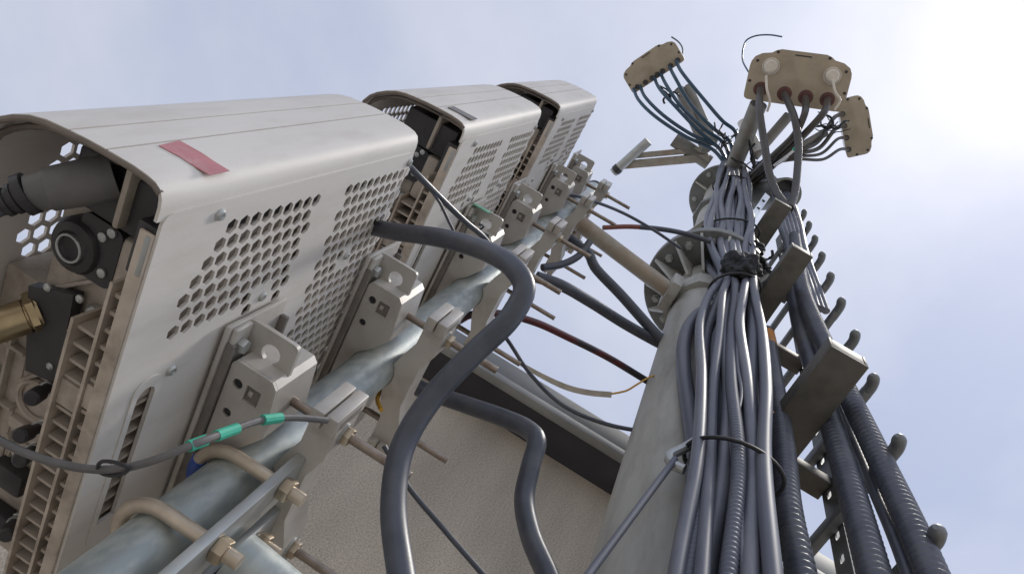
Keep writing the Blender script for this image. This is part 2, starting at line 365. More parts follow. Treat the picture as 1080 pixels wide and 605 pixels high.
    MB().box((-.452, -.62, zp-.005), (-.389, -.606, zp+.004), .002).build('web', 'cast', t)
    MB().box((-.452, -.70, zp-.005), (-.389, -.690, zp+.004), .002).build('web', 'cast', t)
    for (x, y, r) in ((-.425, -.50, .020), (-.43, -.575, .022), (-.425, -.655, .020)):
        MB().torus((x, y, zp), (0, 0, 1), r, .0035, 20, 6).build('boss', 'cast', t)
    for (x0, y0, x1, y1) in ((-.395, -.56, -.45, -.50), (-.395, -.50, -.45, -.56), (-.395, -.70, -.45, -.63), (-.40, -.41, -.45, -.452), (-.47, -.47, -.47, -.78), (-.452, -.53, -.495, -.53), (-.452, -.60, -.495, -.60)):
        MB().bar((x0, y0, zp), (x1, y1, zp), .004, .012, .001).build('web', 'cast', t)
    for (x, y) in ((-.394, -.44), (-.394, -.60), (-.394, -.635), (-.446, -.485), (-.446, -.64), (-.394, -.72), (-.48, -.50), (-.48, -.57)):
        MB().lathe((x, y, zp+.004), (0, 0, -1), [(0, .0058), (.010, .0058), (.012, .0042), (.0125, .002)], 10).build('screw', 'galv', t)
    for (x, y) in ((-.43, -.735), (-.43, -.672)):
        MB().box((x-.02, y-.016, zp-.016), (x+.02, y+.014, zp+.002), .005).build('connector', 'black_plastic', t)
    # black cover plate with screws
    q = [at(46, 296), at(93, 306), at(74, 398), at(42, 384)]
    pl = MB().plate([(p.x, p.y) for p in q], [], .012, (0, 0, zp-.016), (1, 0, 0), (0, 1, 0)).build('cover_plate', 'black_plastic', t)
    for px, py in ((50, 303), (84, 315), (75, 350), (53, 386)):
        p = at(px, py, zp-.016); MB().lathe((p.x, p.y, p.z+.001), (0, 0, -1), [(0, .004), (.002, .004), (.0035, .002)], 10).build('screw', 'galv', pl)
    # round black multi-way socket
    p = at(72, 262, zp-.02)
    k = MB().lathe((p.x, p.y, p.z+.03), (0, 0, -1), [(0, .027), (.020, .027), (.026, .023), (.028, .016), (.024, .012)], 24).build('round_socket', 'black_plastic', t)
    MB().torus((p.x, p.y, p.z), (0, 0, 1), .0125, .0012, 18, 6).build('ring', 'galv', k)
    p = at(103, 268, zp-.012); MB().plate([(x+p.x, y+p.y) for x, y in rrect(-.024, -.028, .020, .032, .008)], [], .02, (0, 0, p.z), (1, 0, 0), (0, 1, 0)).build('socket_base', 'black_plastic', k)
    for px, py in ((108, 250), (70, 237), (107, 288), (118, 246)):
        p = at(px, py, zp-.013); MB().lathe((p.x, p.y, p.z+.002), (0, 0, -1), [(0, .0045), (.003, .0045), (.004, .002)], 8).build('screw', 'galv', k)
    # black sealing caps on threaded ports
    for (px, py, qx, qy) in ((58, 404, 36, 418), (48, 448, 24, 458), (40, 470, 22, 484), (18, 545, 6, 565)):
        a = at(px, py, zp-.001); b = at(qx, qy, zp-.035)
        k = MB().lathe(a, b-a, [(0, .0068), (.006, .0068), (.0065, .0058), (.011, .0058), (.0115, .0068), (.014, .0068)], 14).build('port', 'galv', t)
        MB().lathe(a+(b-a).normalized()*.013, b-a, [(0, .0055), (.012, .005), (.014, .0078), (.028, .0078), (.030, .006)], 14).build('cap', 'black_plastic', k)
    return t
u1 = make_unit('nearest and largest vented grey radio unit with red tape on its smooth face')
for k, (dz, lab) in enumerate(((.668, 'middle radio unit on the pipe, with green label tag at its clamp'), (1.336, 'farthest and smallest radio unit, topmost on the pipe'))):
    c = copy_tree(u1, None, Vector((0, 0, dz))); c['label'] = lab
u2 = [o for o in COL.objects if o.parent is None and o.name.startswith('radio_unit') and 'middle' in o['label']][0]
q = [ony(*p, -.2632) for p in ((472, 114), (478, 113), (503, 126), (497, 127))]
MB().plate([(p.x, p.z) for p in q], [], .0016, (0, -.2614, 0), (1, 0, 0), (0, 0, 1)).build('label_strip', 'rail_dark', u2)
# power lead and brass gland on the nearest unit only
a = onz(122, 186, Z1+.03); b = onz(30, 204, Z1-.012); c_ = onz(5, 214, Z1-.022)
k = thing('power_lead', 'thick grey power plug boot and ribbed lead at upper left under nearest radio unit', 'plug', tuple(a))
MB().lathe(a, b-a, [(0, .0185), (.018, .0195), (.05, .0178), (.052, .0162), ((b-a).length, .0148)], 18).build('boot', 'grey_boot', k)
d = (c_-b).normalized()
MB().lathe(b-d*.002, d, [(0, .0175), (.007, .0175), (.0075, .012), (.010, .012), (.0105, .013), (.014, .013), (.0145, .0105), (.017, .0105), (.0175, .012), (.021, .012), (.0215, .0095), (.024, .0095)], 16).build('strain_relief', 'black_plastic', k)
MB().tube(smooth_path([c_+d*-.004, c_+d*.04, c_+d*.10+V(0,0,-.03), c_+d*.2+V(0, 0, -.12)]), .009, 12).build('lead', 'rubber', k)
a = onz(44, 328, Z1+.038); b = onz(-30, 352, Z1-.004)
gl = thing('cable_gland', 'brass cable gland screwed into the underside at the left edge', 'cable gland', tuple(a))
L = (b-a).length
MB().lathe(a, b-a, [(0, .019), (.008, .019), (.0085, .0145), (.012, .0145), (.0125, .0165), (L, .0165)], 20).build('sleeve', 'brass', gl)
hexnut(MB(), a+(b-a).normalized()*.002, b-a, .0215, .008).build('nut', 'brass', gl)
tp = [ony(*p, -.2615) for p in ((168, 152), (190, 146.5), (243, 178), (222, 182.5))]
def cov_y(x): 
    return -.2622 if x > -.36 else -.2622+(x+.36)*.045
vs = []
n = 10
for i in range(n+1):
    s = i/n
    for q in (tp[0].lerp(tp[3], s), tp[1].lerp(tp[2], s)):
        x = q.x
        yb = np.interp(x, [-.4210, -.4195, -.402, -.3850, -.359, -.345], [-.2664, -.2662, -.2645, -.2637, -.2630, -.264])
        vs += [V(x, yb+.0002, q.z), V(x, yb+.0008, q.z)]
fs = []
for i in range(n):
    a = i*4; fs += [(a+1, a+3, a+7, a+5), (a, a+4, a+6, a+2), (a, a+1, a+5, a+4), (a+2, a+6, a+7, a+3)]
fs += [(0, 2, 3, 1), (4*n, 4*n+1, 4*n+3, 4*n+2)]
tag(MB().add(vs, fs).build('tape_strip', 'red_tape'), 'strip of faded red tape across the smooth face of nearest unit', 'tape')

# ================================================================ PIPE
PX, PY, PR = -.25, -.62, .033
pipe = thing('mounting_pipe', 'mottled galvanized steel pipe that carries the three radio units', 'pipe', (PX, PY, .30))
MB().cyl((PX, PY, .30), (PX, PY, 2.74), PR, seg=40).build('tube', 'galv_pipe', pipe)
MB().lathe((PX, PY, 2.74), (0, 0, 1), [(0, PR+.003), (.02, PR+.003), (.024, PR)], 30).build('end_cap', 'black_plastic', pipe)

# ================================================================ CLAMPS
ZB = .665
def make_clamp(label):
    t = thing('pipe_clamp', label, 'clamp', (PX, PY, ZB), 'clamps that hold the radio units to the pipe')
    # rail against the unit
    MB().box((XF+.0045, -.735, ZB-.055), (XF+.010, -.450, ZB+.05), .001).build('rail', 'bracket', t)
    MB().box((XF+.0102, -.735, ZB-.052), (XF+.020, -.47, ZB-.046), .001).build('rail_flange', 'rail_dark', t)
    MB().box((XF+.0102, -.735, ZB+.046), (XF+.020, -.47, ZB+.052), .001).build('rail_flange', 'rail_dark', t)
    # hook plate with a round hole, folded back to the rail
    hk = MB().plate(rrect(XF+.010, -.512, XF+.074, -.450, .007), [circ(XF+.046, -.476, .0115, 20)], .006, (0, 0, ZB-.020), (1, 0, 0), (0, 1, 0)).build('hook_plate', 'bracket', t)
    MB().box((XF+.0105, -.505, ZB-.050), (XF+.0165, -.452, ZB-.0205), .002).build('fold', 'bracket', hk)
    # saddle block: flat faced casting with a groove for the pipe
    arc = [(PX+(PR+.001)*math.cos(math.radians(a)), PY+(PR+.001)*math.sin(math.radians(a))) for a in range(140, 221, 10)]
    pol = [(XF+.021, -.492), (XF+.025, -.486), (-.254, -.486), (-.247, -.493), (-.240, -.555), (-.262, -.585)]+arc+[(-.262, -.655), (-.240, -.685), (-.246, -.76), (XF+.021, -.76)]
    win = [(-.279, -.526), (-.261, -.526), (-.261, -.506), (-.279, -.506)]
    m = MB(); m.plate(pol, [win, circ(-.290, -.512, .0062, 12), circ(-.290, -.552, .0055, 12)], .004, (0, 0, ZB-.046), (1, 0, 0), (0, 1, 0)); sad = m.build('saddle_face', 'bracket', t)
    MB().plate(pol, [], .078, (0, 0, ZB-.0415), (1, 0, 0), (0, 1, 0)).build('saddle', 'bracket', t)
    MB().box((-.2785, -.5255, ZB-.0425), (-.2615, -.5065, ZB-.0412)).build('window_recess', 'rail_dark', sad)  # dark floor: shade of the recess put into the colour
    MB().box((-.276, -.519, ZB-.0450), (-.270, -.512, ZB-.0424), .001).build('window_stud', 'bracket', sad)
    for cx, cy in ((-.290, -.512), (-.290, -.552)): MB().cyl((cx, cy, ZB-.0428), (cx, cy, ZB-.0414), .0060, seg=12).build('hole', 'black_plastic', sad)  # black discs stand in for the shade down the holes
    # jaw on the outer side of the pipe
    arc = [(PX+(PR+.001)*math.cos(math.radians(a)), PY+(PR+.001)*math.sin(math.radians(a))) for a in range(-42, 43, 12)]
    jaw = [(-.207, -.500), (-.207, -.548), (-.218, -.575)]+[(x, y) for x, y in reversed(arc)]+[(-.218, -.665), (-.207, -.692), (-.207, -.740), (-.174, -.740), (-.174, -.690), (-.186, -.655), (-.186, -.585), (-.174, -.552), (-.174, -.500)]
    MB().plate(jaw, [], .052, (0, 0, ZB-.026), (1, 0, 0), (0, 1, 0)).build('jaw', 'bracket', t)
    for y in (-.502, -.738):
        s = 1 if y > PY else -1
        MB().box((-.207, y-.0115, ZB-.036), (-.1915, y+.0105, ZB+.036), .002).build('jaw_lug', 'bracket', t)
        MB().box((-.1895, y-.0115, ZB-.036), (-.174, y+.0105, ZB+.036), .002).build('jaw_lug', 'bracket', t)
    for y in (-.528, -.712):
        r = MB(); pts = [V(-.262+.001*i, y, ZB) for i in range(0, 178)]
        r.tube(pts, lambda i: .0052 if i % 2 else .0059, 12); ro = r.build('threaded_rod', 'rod', t, ang=80)
        hexnut(MB(), (-.1735, y, ZB), (1, 0, 0), .0115, .010).build('nut', 'nut', ro)
        MB().lathe((-.1738, y, ZB), (1, 0, 0), [(0, .0135), (.002, .0135)], 16).build('washer', 'galv', ro)
    # bolt that fixes hook plate
    hexnut(MB(), (XF+.0170, -.474, ZB-.036), (1, 0, 0), .009, .008).build('bolt', 'galv', t)
    return t
c1 = make_clamp('lower clamp of the nearest radio unit, largest in view')
for z, lab in ((.978, 'upper clamp of the nearest radio unit, behind the black cable loop'), (1.395, 'lower clamp of the middle radio unit, with a green tag on it'),
               (1.705, 'upper clamp of the middle radio unit'), (2.09, 'lower clamp of the topmost radio unit, above the rusty arm'), (2.37, 'highest and smallest clamp, at top end of the pipe')):
    c = copy_tree(c1, None, Vector((0, 0, z-ZB))); c['label'] = lab

# ================================================================ MAST
MX, MY, MR = .29, -.70, .113
mast = thing('mast', 'tapered grey steel mast with bolted flanges behind the cable bundle', 'mast', (MX, MY, GZ))
MB().tube([(MX, MY, GZ), (MX, MY, .5), (MX, MY, 2.58)], lambda i: (.112, .109, .106)[i], 48).build('lower_tube', 'mast_paint', mast)
def flange(z, R, r, nb, gh, name='flange'):
    fl = MB().lathe((MX, MY, z), (0, 0, 1), [(0, r), (0, R-.003), (.003, R), (.024, R), (.024, r)], 56).build(name, 'mast_steel', mast)
    MB().lathe((MX, MY, z+.0255), (0, 0, 1), [(0, r), (0, R), (.022, R), (.022, r)], 56).build(name, 'mast_steel', mast)
    for k in range(nb):
        a = 2*math.pi*(k+.5)/nb; ca, sa = math.cos(a), math.sin(a)
        rb = (R+r)/2+.012
        p = V(MX+rb*ca, MY+rb*sa, z)
        b = MB(); hexnut(b, p, (0, 0, -1), .016, .014); b.cyl(p+V(0, 0, -.014), p+V(0, 0, -.032), .0095, seg=10); b.build('bolt', 'galv', fl)
        a = 2*math.pi*k/nb; u = V(math.cos(a), math.sin(a), 0)
        MB().plate([(r-.004, -gh), (r+.006, -gh), (R-.008, -.012), (R-.008, -.001), (r-.004, -.001)], [], .009, V(MX, MY, z)-V(-u.y, u.x, 0)*.0045, u, (0, 0, 1)).build('gusset', 'mast_paint', fl)
    return fl
flange(2.60, .222, MR, 14, .15)
MB().cyl((MX, MY, 2.645), (MX, MY, 5.35), .112, .108, 40).build('upper_tube', 'mast_paint', mast)
flange(4.65, .20, .110, 6, .07)
# collar that clamps the stand-off arm to the mast
col = MB().lathe((MX, MY, 2.285), (0, 0, 1), [(0, MR+.001), (0, MR+.014), (.10, MR+.014), (.10, MR+.001)], 10).build('collar', 'mast_paint', mast)
MB().lathe((MX, MY, 3.15), (0, 0, 1), [(0, .112), (0, .158), (.012, .158), (.012, .124), (.10, .124), (.10, .112)], 8).build('collar', 'mast_paint', mast)
MB().lathe((MX, MY, 3.9), (0, 0, 1), [(0, .110), (0, .135), (.06, .135), (.06, .110)], 10).build('collar', 'mast_steel', mast)

# stand-off arms between the mast and the pipe
def standoff(z, label, name='standoff_arm', r=.027):
    a = V(PX+PR+.022, PY-.006, z); b = V(MX-MR-.012, MY+.028, z); d = (b-a).normalized()
    t = thing(name, label, 'arm', tuple(b))
    MB().cyl(a, b, r, seg=30).build('tube', 'arm_paint', t)
    MB().box((PX+PR+.004, PY-.06, z-.05), (PX+PR+.016, PY+.06, z+.05), .003).build('end_plate', 'arm_paint', t)
    MB().lathe(a-d*.010, d, [(0, r+.006), (.012, r+.005), (.016, r)], 26).build('weld', 'arm_paint', t)
    for sy in (-1, 1):
        y = PY+sy*.046
        m = MB(); pts = [V(PX+PR+.03, y, z)]+[V(PX+.046*math.cos(q), PY+.046*math.sin(q)*1, z) for q in [math.radians(90-0) for _ in range(0)]]
        hexnut(MB(), (PX+PR+.016, y, z), (1, 0, 0), .0105, .009).build('nut', 'nut', t)
    MB().tube([V(PX+PR+.03, PY+.046, z)]+[V(PX+.046*math.cos(math.radians(q)), PY+.046*math.sin(math.radians(q)), z) for q in range(90, 271, 12)]+[V(PX+PR+.03, PY-.046, z)], .006, 10).build('u_bolt', 'ubolt', t)
    return t
sa = standoff(2.275, 'rust stained upper arm joining the pipe to the mast')
# saddle plates where the arm meets the mast
bm_ = V(MX-MR-.012, MY+.028, 2.275)
MB().box((-.02, -.05, -.055), (.012, .05, .055), .004, None, bm_+V(-.004, 0, 0)).build('saddle', 'mast_paint', sa)

# lower arm, flat bar and two U-bolts
zl = .548
la = thing('standoff_arm', 'lower galvanized arm bolted to the pipe by a flat bar at bottom edge', 'arm', (MX-MR, MY+.028, zl))
MB().cyl((PX+PR+.028, PY-.012, zl-.01), (MX-MR-.004, MY+.02, zl-.01), .030, seg=30).build('tube', 'galv_pipe', la)
MB().lathe((MX, MY, zl-.06), (0, 0, 1), [(0, .119), (0, .131), (.10, .131), (.10, .119)], 10).build('collar', 'mast_paint', la)
for yb in (PY+.034, ): 
    MB().box((PX+PR+.012, yb-.024, .425), (PX+PR+.024, yb+.024, .662), .002).build('flat_bar', 'galv', la)
MB().box((PX+PR+.012, PY-.07, .425), (PX+PR+.022, PY-.024, .66), .002).build('flat_bar', 'galv', la)
for z in (.600, .492):
    R = PR+.009; off = .0
    pts = [V(PX+PR+.052, PY+R, z)]+[V(PX+R*math.cos(math.radians(q)), PY+R*math.sin(math.radians(q)), z) for q in range(90, 271, 10)]+[V(PX+PR+.052, PY-R, z)]
    ub = MB().tube(pts, .0075, 14).build('u_bolt', 'ubolt', la)
    if z > .55: MB().tube([V(PX+R*math.cos(math.radians(q)), PY+R*math.sin(math.radians(q)), z) for q in range(165, 221, 8)], .0086, 14).build('flare_band', 'blue', ub)  # chromatic flare on the U-bolt, put in as a blue band
    for sy in (1, -1):
        hexnut(MB(), (PX+PR+.0245, PY+sy*R, z), (1, 0, 0), .0135, .012).build('nut', 'nut', ub)

# ================================================================ CABLE LADDER
lx = .635
lad = thing('cable_ladder', 'upright steel cable ladder with stub rungs on right side of the mast', 'ladder', (lx, -.6, GZ))
for y in (-.665, -.90):
    hs = []
    z = -.2
    m = MB().plate([(-.022, GZ), (.022, GZ), (.022, 4.2), (-.022, 4.2)], [rrect(-.006, -.2+.075*k, .006, -.2+.075*k+.03, .004, 2) for k in range(0, 56)], .004, (lx-.016, y, 0), (0, 1, 0), (0, 0, 1))
    m.box((lx-.012, y-.022, GZ), (lx+.014, y-.019, 4.2)); m.box((lx-.012, y+.019, GZ), (lx+.014, y+.022, 4.2)); m.build('rail', 'ladder', lad)
rung = None
zs = [1.10+.30*k for k in range(-4, 10)]
for z in zs:
    if rung is None:
        m = MB().box((lx-.036, -.96, z-.002), (lx-.017, -.474, z+.032), .003)
        rp = smooth_path([V(lx-.026, -.50, z+.014), V(lx-.026, -.475, z+.014), V(lx-.028, -.455, z+.012), V(lx-.036, -.440, z+.006), V(lx-.045, -.432, z+.002)], .004); nr = len(rp)
        m.tube(rp, lambda i: .0135*(1 if i < nr-3 else (.9, .7, .35)[i-nr+3]), 14)
        rung = m.build('rung', 'ladder', lad)
    else: inst(rung, lad, (0, 0, z-zs[0]))

# bracket channels between the mast and the ladder
def channel(x0, x1, y0, y1, z, label, h=.05, clip=-.57):
    t = thing('channel_bracket', label, 'bracket', ((x0+x1)/2, y1, z))
    th = .006
    m = MB(); m.box((x0, y1, z), (x1, y0, z+th), .0015); m.build('web', 'channel', t)
    MB().box((x0, y1, z+th+.0005), (x0+th, y0, z+h), .0015).build('side', 'channel', t)
    MB().box((x1-th, y1, z+th+.0005), (x1, y0, z+h), .0015).build('side', 'channel', t)
    MB().box((x0+th+.001, y0-.008, z+th+.001), (x1-th-.001, y0-.001, z+h-.002), .001).build('end_plate', 'channel', t)
    MB().box((MX+.06, y1+.04, z+.008), (x0-.001, y1+.10, z+.05), .004).build('arm', 'channel', t)
    cy_ = clip
    MB().box((x0-.048, cy_-.055, z-.036), (x0-.042, cy_, z+.03), .002).build('clip', 'galv', t)
    cl = MB().box((x0-.0415, cy_-.055, z-.0070), (x0+.02, cy_, z-.0008), .002).build('clip', 'copper_plate', t)
    for k in (0, 1): hexnut(MB(), (x0-.022+.028*k, cy_-.03, z-.0071), (0, 0, -1), .010, .008).build('bolt', 'copper_plate', cl)
    MB().box((x1+.001, -.70, z+.01), (lx-.017, -.65, z+.046), .003).build('tie_plate', 'channel', t)
    return t
channel(.440, .525, -.385, -.86, 1.55, 'largest and lowest dark channel bracket crossing over the ribbed conduits', h=.06)
channel(.385, .452, -.362, -.80, 2.27, 'middle dark channel bracket at the end of the conduits beside the bundle', clip=-.56)
channel(.36, .43, -.36, -.80, 3.02, 'highest dark channel bracket beside the upper cable bundle')

# ================================================================ CABLES
def cable(name, pts, r, m, label, cat='cable', group=None, seg=12, step=.012, raw=False):
    P = pts if raw else smooth_path(pts, step)
    return tag(MB().tube(P, r, seg).build(name, m, ang=60), label, cat, group)
# main bundle of feeders on the mast
vd = V(.315, -.54, 0).normalized(); vp = V(-vd.y, vd.x, 0)      # away from camera, sideways
if vp.x < 0: vp = -vp
st = [  # z, centre shift sideways, half width, half depth, centre away
    (-.6, -.004, .062, .026, .612), (.4, -.004, .062, .026, .612), (.80, -.004, .060, .026, .610), (1.08, .0, .054, .024, .612), (1.4, -.006, .062, .026, .612), (1.75, -.014, .068, .026, .612), (2.0, -.012, .060, .026, .612), (2.25, -.006, .046, .024, .615),
    (2.55, -.030, .070, .028, .605), (2.9, -.036, .086, .030, .590), (3.35, -.040, .084, .030, .585), (3.8, -.040, .078, .03, .58), (4.3, -.045, .066, .03, .57), (4.7, -.050, .050, .028, .56)]
nb = 17
slots = []
for k in range(9): slots.append((-1+2*k/8, -.95+.8*((k*3) % 2)))
for k in range(8): slots.append((-.95+1.9*k/7, .85))
def cross(k, i):
    s, dpt = slots[k]
    w = .13*math.sin(1.9*i+k*2.3)+.10*math.sin(.9*i+k*1.1)
    return s*.97+w*(1-.4*abs(s)), dpt+.28*math.sin(1.3*i+k*1.7)
def bundle_pt(k, i):
    z, sh, a, b, aw = st[i]; s, dp = cross(k, i)
    return vd*(aw+dp*b)+vp*(sh+s*a)+V(0, 0, z)
ANT_IN = {}
tops = {}
ORD = ['first', 'second', 'third', 'fourth', 'fifth', 'sixth', 'seventh', 'eighth', 'ninth']
def flab(k, kind):
    if k < 9: return '%s grey feeder cable, %s from the left in front of the bundle, at bottom edge' % (kind, ORD[k])
    return '%s grey feeder cable at the back of the bundle, against the mast' % kind
for k in range(nb):
    pts = [bundle_pt(k, i) for i in range(len(st))]
    tops[k] = pts[-1]
    front = k < 9
    r = (.0112, .0130, .0105, .0135, .0110, .0125, .0118, .0130, .0122, .0128)[k % 10]
    P = smooth_path(pts, .02)
    n = len(P)
    zz = [p.z for p in P]
    if k % 3 == 1:      # ribbed sheath on the lower run
        P = resample(smooth_path(pts, .01), .0027); zz = [p.z for p in P]
        rf = lambda i, zz=zz, r=r: (r+.0010*math.cos(i*math.pi/2)) if zz[i] < 2.2 else r
        cable('ribbed_feeder', P, rf, 'feeder', flab(k, 'ribbed'), 'cable', 'ribbed feeder cables in the bundle', 14, raw=True)
    else:
        rf = lambda i, zz=zz, r=r: r*float(np.interp(zz[i], [2.1, 2.3], [1, 1]))
        cable('feeder_cable', P, rf, 'feeder' if k % 3 else 'feeder_light', flab(k, 'smooth'), 'cable', 'smooth feeder cables in the bundle', 14, raw=True)
iu = [i for i in range(len(st)) if st[i][0] > 2.2]
for k in range(5):
    def up(i):
        z, sh, a, b, aw = st[i]; q = -.8+1.6*k/4+.12*math.sin(2.1*i+k*1.9)
        return vd*(aw-b*(1.25+.2*math.sin(1.7*i+k)))+vp*(sh+q*a)+V(0, 0, z)
    cable('feeder_cable', [up(i) for i in iu], .0125, 'feeder_light', 'pale grey cable, %s from the left in front of the bundle above the tape knot' % ORD[k], 'cable', 'pale cables in the upper bundle', 12)
# straps round the bundle
def strap(z, label, r=.004, grow=1.25, tilt=0.):
    i = [float(np.interp(z, [s_[0] for s_ in st], [s_[c] for s_ in st])) for c in range(1, 5)]
    sh, a, b, aw = i; pts = []
    for k in range(41):
        q = 2*math.pi*k/40; pts.append(vd*(aw+math.sin(q)*(b*grow+.023))+vp*(sh+math.cos(q)*(a*grow+.019))+V(0, 0, z+tilt*math.cos(q)))
    return tag(MB().tube(pts, r, 8).build('cable_tie', 'tie'), label, 'cable tie', 'ties round the feeder bundle')
strap(1.115, 'black tie round the cable bundle low on the mast', .0036, 1.06, -.03)
strap(2.16, 'black tie just below the black tape knot on bundle', .004, 1.05, .02)
strap(2.86, 'black tie round the bundle above the black tape knot', .004, 1.05, .0)
strap(3.95, 'thin tie round the bundle high on the mast', .004, 1.05, -.02)
# black tape knot
from mathutils import noise as mnoise
bm = bmesh.new(); bmesh.ops.create_icosphere(bm, subdivisions=5, radius=1)
c0 = vd*.590+vp*.012+V(0, 0, 2.28)
for v in bm.verts:
    q = v.co.copy(); f = 1+.30*mnoise.noise(q*1.7)+.16*mnoise.noise(q*4.3+V(3, 1, 0))+.05*mnoise.noise(q*11)
    v.co = c0+vp*(q.x*.062*f)+vd*(q.y*.056*f)+V(0, 0, q.z*.095*f)
bm.verts.index_update(); m = MB().add([v.co.copy() for v in bm.verts], [[w.index for w in f.verts] for f in bm.faces]); bm.free()
tag(m.build('tape_knot', 'tape_black', ang=80), 'lumpy knot of black tape round the cable bundle at mast flange', 'tape')

# ribbed conduits on the ladder
def conduit(pts, r, label, pitch=.016, m='conduit', ribbed=True):
    if ribbed:
        P = resample(smooth_path(pts, .01), pitch/4)
        return cable('ribbed_conduit', P, lambda i: r+r*.085*math.cos(i*math.pi/2), m, label, 'conduit', 'ribbed conduits on the cable ladder', 18, raw=True)
    return cable('feeder_cable', pts, r, m, label, 'cable', 'feeder cables on the cable ladder', 14)
def Pz(l): return [onz(*p) for p in l]
conduit([V(.598, -.475, -.5), V(.598, -.475, .6)]+Pz([(983, 605, 1.04), (925, 478, 1.42), (880, 385, 1.83), (848, 312, 2.3), (842, 280, 2.6), (838, 250, 3.0)]), .0222, 'ribbed conduit farthest right, along the stub rungs')
conduit([V(.545, -.528, -.5), V(.545, -.528, .6)]+Pz([(922, 605, 1.04), (884, 470, 1.48), (862, 400, 1.83), (842, 330, 2.3), (836, 285, 2.7), (832, 250, 3.1)]), .0235, 'ribbed conduit second from the right, along the cable ladder')
conduit([V(.46, -.56, -.5), V(.465, -.56, .6)]+Pz([(845, 605, 1.0), (832, 540, 1.15), (826, 470, 1.42), (816, 400, 1.8), (808, 350, 2.15)]), .0215, 'ribbed conduit with an orange band, behind the largest channel bracket')
conduit([V(.585, -.515, -.5), V(.585, -.515, .6)]+Pz([(958, 605, 1.08), (915, 500, 1.42), (882, 420, 1.8), (858, 350, 2.25), (846, 300, 2.6), (838, 262, 3.0)]), .0115, 'thin grey cable running between the two right-hand conduits', ribbed=False)
conduit(Pz([(812, 605, 1.02), (806, 520, 1.2), (802, 450, 1.5), (800, 400, 1.85), (797, 350, 2.2)]), .010, 'thin grey cable at the right edge of the bundle', ribbed=False)
tag(MB().tube(smooth_path(Pz([(808.5, 353, 2.12), (810, 360, 2.07), (811, 366, 2.03)]), .01), .0230, 18).build('orange_band', 'orange'), 'orange marker band near the top of a ribbed conduit', 'marker band')
ug = 'grey-blue cables beside the upper channel bracket'
for k in range(6):
    x = k*4.2
    cable('feeder_cable', Pz([(846+x*1.2, 318+k*2, 2.32+.02*k), (834+x*.8, 270, 2.75), (822+x*1.0, 235, 3.25), (815+x*.75, 205, 3.9), (806+x*.5, 188, 4.4), (795+x*.3, 172, 4.75)]), .0125, 'feeder_light' if k % 2 else 'feeder', 'thin grey cable, %s from the left in the row beside the middle channel bracket' % ORD[k], 'cable', ug)
cable('feeder_cable', Pz([(853, 322, 2.2), (862, 360, 1.98), (872, 400, 1.78), (880, 440, 1.62)]), .010, 'feeder', 'short grey cable curving in front of the right-hand conduits', 'cable')

for k in range(3):
    cable('thin_wire', [onr(x, y, .592-.004*k) for x, y in ((775+2*k, 310), (768+5*k, 345), (772+3*k+4*(k % 2), 385), (778+2*k-5*(k % 2), 415), (770+3*k, 450), (774+4*k, 500), (776+3*k, 560), (780+3*k, 640))], .0026+.0006*(k % 3), ('feeder_light', 'rubber', 'feeder')[k % 3], 'fine loose wire hanging down the middle of the bundle below the tape knot', 'wire', 'fine loose wires in the bundle', 8)
# grey loop left of the bundle
cable('feeder_cable', [onr(765, 326, .62)]+[onr(x, y, .632) for x, y in ((744, 328), (728, 342), (721, 365), (722, 400), (728, 440), (733, 480), (734, 530), (726, 620))], .0165, 'feeder', 'grey cable looping out left of the bundle below the tape knot', 'cable')

# big black loops by the camera
cable('black_cable', [onz(396, 240, .93)]+Pz([(415, 244, .90), (470, 252, .83), (520, 268, .77), (544, 285, .735), (553, 305, .715), (538, 335, .69), (500, 372, .66), (455, 420, .62), (425, 470, .58), (415, 530, .53), (424, 610, .47), (440, 700, .40)])+[V(-.02, -.50, .05), V(-.03, -.58, -.6), V(-.03, -.60, GZ+.02)], .0120, 'rubber', 'thickest black cable looping in front of the pipe and bending down', 'cable', seg=20, step=.006)
cable('black_cable', Pz([(405, 385, 1.16), (440, 408, 1.12), (490, 426, 1.09), (530, 440, 1.06), (556, 452, 1.03), (566, 464, 1.00), (560, 490, .96), (553, 525, .91), (560, 565, .85), (580, 612, .79), (610, 700, .69)])+[V(.16, -.86, .30), V(.17, -.90, -.5), V(.17, -.92, GZ+.02)], .0150, 'rubber', 'black cable with a sharp bend hanging before the stucco wall', 'cable', seg=20, step=.008)
cable('black_cable', Pz([(566, 292, 1.75), (590, 300, 1.78), (622, 318, 1.85), (660, 342, 1.93), (700, 364, 1.98), (722, 374, 2.0), (745, 382, 2.0)]), .0150, 'rubber', 'lower of two thick black cables running from pipe to mast', 'cable', seg=16)
cable('black_cable', Pz([(562, 205, 2.25), (585, 235, 2.2), (606, 256, 2.12), (621, 268, 2.1), (627, 281, 2.07), (655, 311, 2.02), (690, 350, 1.97), (712, 372, 1.95), (740, 392, 1.95)]), .0150, 'rubber', 'upper of two thick black cables running from pipe to mast', 'cable', seg=16)
cable('red_black_cable', Pz([(480, 338, 1.42), (500, 331, 1.45), (530, 331, 1.5), (565, 340, 1.55), (600, 356, 1.6), (640, 376, 1.65), (680, 400, 1.7), (715, 421, 1.72), (740, 432, 1.72)]), .0085, 'red_cable', 'black cable wrapped with dark red tape, arching to the mast', 'cable')
oc = thing('arched_cable', 'black cable with orange-brown end arching above the rusty arm', 'cable', tuple(onz(636, 240, 2.35)))
OP = smooth_path(Pz([(636, 240, 2.35), (665, 239, 2.4), (700, 242, 2.45), (725, 247, 2.5), (750, 255, 2.5)]), .01); no = len(OP)//3
MB().tube(OP[no:], .0085, 12).build('sheath', 'rubber', oc); MB().tube(OP[:no+1], .0080, 12).build('end', 'orange_cable', oc)
